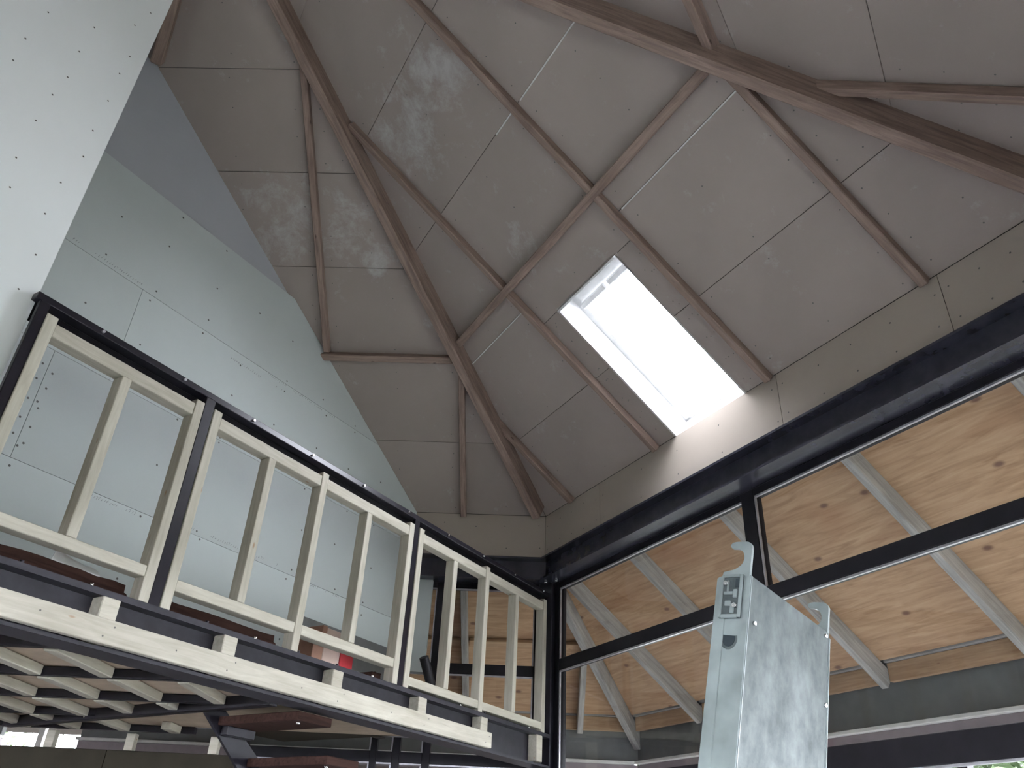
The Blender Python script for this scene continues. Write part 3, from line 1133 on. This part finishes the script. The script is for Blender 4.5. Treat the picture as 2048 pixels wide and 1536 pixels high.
# ---- dark partition below the gallery with pine packers on top
pt = empty_struct('wall_below_gallery', SB.p(.7, 3.25, 0))
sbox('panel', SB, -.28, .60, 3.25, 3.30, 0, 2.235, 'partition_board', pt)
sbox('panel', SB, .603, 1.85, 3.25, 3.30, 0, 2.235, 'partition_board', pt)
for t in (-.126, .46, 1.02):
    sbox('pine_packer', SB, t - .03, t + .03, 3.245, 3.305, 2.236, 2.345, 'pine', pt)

# ================================================================== FLOOR AND GROUND
fl = [V((6.2 * math.cos(math.radians(a)), 6.2 * math.sin(math.radians(a)), -.08)) for a in range(0, 360, 60)]
struct(prism('floor', fl, V((0, 0, .08)), 'concrete'))
g = prism('ground', [V((-40, -40, -.3)), V((40, -40, -.3)), V((40, 40, -.3)), V((-40, 40, -.3))], V((0, 0, .15)), 'grass')
struct(g)

# ================================================================== SCAFFOLD PLANK (foreground)
d = V((0.0843, -0.1692, 0.982)).normalized()
wv = V((0.971, -0.209, -0.1185)).normalized()
wv = (wv - d * wv.dot(d)).normalized()
nv = d.cross(wv)                         # towards the left box side
PX = CAM + (fw * F_PX + rt * (1502.5 - 1024) - up * (1150 - 768)) / F_PX * 1.5
WID, DEP = .325, .070
LEN = PX.z / d.z
sp = thing('scaffold_plank', 'galvanised scaffold plank stood on end in the foreground, with hooks at its top', 'scaffold plank', PX - d * LEN)
P_ = lambda x, y, z: PX + wv * x + nv * y + d * z     # x across the deck, y across the box side, z along the plank
WM = Matrix(((wv.x, nv.x, d.x, PX.x), (wv.y, nv.y, d.y, PX.y), (wv.z, nv.z, d.z, PX.z), (0, 0, 0, 1)))


def pbox(name, x0, x1, y0, y1, z0, z1, m, bev=.002, parent=None):
    bm = bmesh.new()
    bmesh.ops.create_cube(bm, size=1)
    for v in bm.verts:
        v.co = V((x0 + (v.co.x + .5) * (x1 - x0), y0 + (v.co.y + .5) * (y1 - y0), z0 + (v.co.z + .5) * (z1 - z0)))
    bmesh.ops.bevel(bm, geom=bm.edges[:], offset=min(bev, (x1 - x0) * .3, (y1 - y0) * .3), segments=2, affect='EDGES')
    me = bpy.data.meshes.new(name)
    bm.to_mesh(me)
    bm.free()
    return put(name, me, m, parent or sp, WM)


pbox('deck', .004, WID - .004, .0, .004, -LEN, 0, 'galvanised')
pbox('side_channel', -.002, .004, -.002, DEP, -LEN, .0, 'galvanised_smooth', .002)
pbox('side_channel', WID - .004, WID + .002, -.002, DEP, -LEN, -.01, 'galvanised_smooth', .002)
pbox('channel_lip', .004, .03, DEP - .004, DEP, -LEN, -.02, 'galvanised_smooth')
pbox('channel_lip', WID - .03, WID - .004, DEP - .004, DEP, -LEN, -.02, 'galvanised_smooth')
pbox('channel_rib', -.0045, -.002, .046, DEP, -LEN, -.004, 'galvanised_smooth', .001)
pbox('channel_rib', -.0045, -.002, -.002, .008, -LEN, -.004, 'galvanised_smooth', .001)
# end plate in the side channel, with cast pattern
cap = pbox('end_cap', -.006, -.002, .012, .058, -.085, .0, 'galvanised', .0015)
for (y0, y1, z0, z1) in ((.012, .018, -.084, -.002), (.052, .058, -.084, -.002), (.018, .052, -.085, -.078), (.018, .052, -.006, .0), (.034, .046, -.062, -.052), (.022, .030, -.046, -.030), (.030, .050, -.040, -.034), (.040, .044, -.034, -.012), (.026, .034, -.076, -.058)):
    pbox('cast_rib', -.0095, -.006, y0, y1, z0, z1, 'galvanised_smooth', .0008, cap)
for (y, z) in ((.046, -.018), (.024, -.062)):
    rod('rivet', P_(-.008, y, z), P_(-.013, y, z), .0045, 'bright_metal', cap, 8)
pbox('slot', -.0068, -.0058, .018, .028, -.026, -.008, 'dark_hole', .0003, cap)


def hook(x0, x1, z_off, sc=1.0):
    """a flat claw: outline in the (y, z) plane, 7 mm thick"""
    pts = []
    y_back, y_tip = .002, .046

    def arc(cy, cz, r, a0, a1, n=8):
        return [(cy + r * math.cos(math.radians(a0 + (a1 - a0) * i / n)), cz + r * math.sin(math.radians(a0 + (a1 - a0) * i / n))) for i in range(n + 1)]
    # shank up the back edge, round the top, out to the tip and back inside
    pts += [(y_back, -.03), (.001, .048)]
    pts += arc(.015, .054, .014, 180, 90, 5)
    pts += [(.034, .069)]
    pts += arc(.042, .0625, .0065, 90, 270, 6)[::1] if False else [(.043, .068), (.0475, .064), (.0475, .0595), (.043, .0555)]
    pts += [(.034, .055)]
    pts += arc(.036, .0345, .0205, 95, 245, 8)
    pts += [(.034, .012), (.058, .008), (.060, -.002), (.056, -.03)]
    pr = [P_(x0, y * sc, z * sc + z_off) for y, z in pts]
    return prism('hook', pr, wv * (x1 - x0), 'galvanised_smooth', sp)


hook(-.003, .004, .0)
hook(WID - .006, WID + .001, -.002)
for x, z in ((.022, -.085), (WID - .02, -.012), (WID - .012, -.15)):
    rod('rivet', P_(x, .0005, z), P_(x, -.004, z), .004, 'bright_metal', sp, 8)
# D-shaped hole in the side
bm = bmesh.new()
ring = [(.046, -.115)] + [(.034 + .0135 * math.cos(math.radians(a)), -.121 + .016 * math.sin(math.radians(a))) for a in range(-10, -191, -20)] + [(.0225, -.117)]
hole = prism('side_hole', [P_(-.0032, y, z) for y, z in ring], wv * .002, 'dark_hole', sp)
ring2 = [(.034 + .0175 * math.cos(math.radians(a)), -.123 + .019 * math.sin(math.radians(a))) for a in range(20, -210, -20)]
prism('hole_rim', [P_(-.0024, y, z) for y, z in ring2], wv * .001, 'galvanised', sp)
bm.free()

# ================================================================== OUTDOORS
def tree(x, y, h, r, seed, label, nleaf=5000):
    rnd = random.Random(seed)
    t = thing('tree', label, 'tree', (x, y, -.15), 'trees around the building')
    rod('trunk', V((x, y, -.15)), V((x, y, h * .6)), .14, 'bark', t, 10, .06)
    vs, fs = [], []
    blobs = [(V((x + rnd.uniform(-r, r) * .6, y + rnd.uniform(-r, r) * .6, h * rnd.uniform(.25, .95))), r * rnd.uniform(.35, .6)) for _ in range(26)]
    for i in range(nleaf):
        c, br = blobs[i % len(blobs)]
        dv = V((rnd.gauss(0, 1), rnd.gauss(0, 1), rnd.gauss(0, .8))).normalized() * br * rnd.uniform(.55, 1)
        p = c + dv
        a = V((rnd.gauss(0, 1), rnd.gauss(0, 1), rnd.gauss(0, 1))).normalized()
        b = a.orthogonal().normalized()
        s = rnd.uniform(.05, .10)
        k = len(vs)
        vs += [p - a * s, p + b * s * .45, p + a * s, p - b * s * .45]
        fs.append((k, k + 1, k + 2, k + 3))
    me = bpy.data.meshes.new('foliage')
    me.from_pydata(vs, [], fs)
    stuff(put('foliage', me, 'leaf_green', t))


tree(10.4, -7.4, 5.5, 2.2, 1, 'bright green leafy tree outside the lower right glazing')
tree(13.8, -3.2, 6, 2.4, 2, 'leafy tree outside beyond the veranda, straight behind the scaffold plank')
tree(8.9, -2.6, 4.6, 1.7, 9, 'dense green bush just outside the lower right glazing', 9000)
tree(11.5, 3.4, 5.5, 2.2, 3, 'leafy tree outside beyond the corner post')
tree(5.5, 11.5, 5.5, 2.2, 4, 'leafy tree outside behind the gallery')
tree(7.0, -11.8, 5.5, 2.2, 5, 'leafy tree outside beyond the right edge of the picture')
tree(1.5, -12.0, 6.5, 2.6, 6, 'unseen leafy tree added behind the camera to block low sky, nearer the right')  # added out of view, like the next two, to block low sky light
tree(-5.5, -11.0, 6.5, 2.6, 7, 'unseen leafy tree added behind the camera to block low sky, nearer the left')
tree(-11.0, -5.5, 6.5, 2.6, 8, 'unseen leafy tree added behind the camera to block low sky, far left')
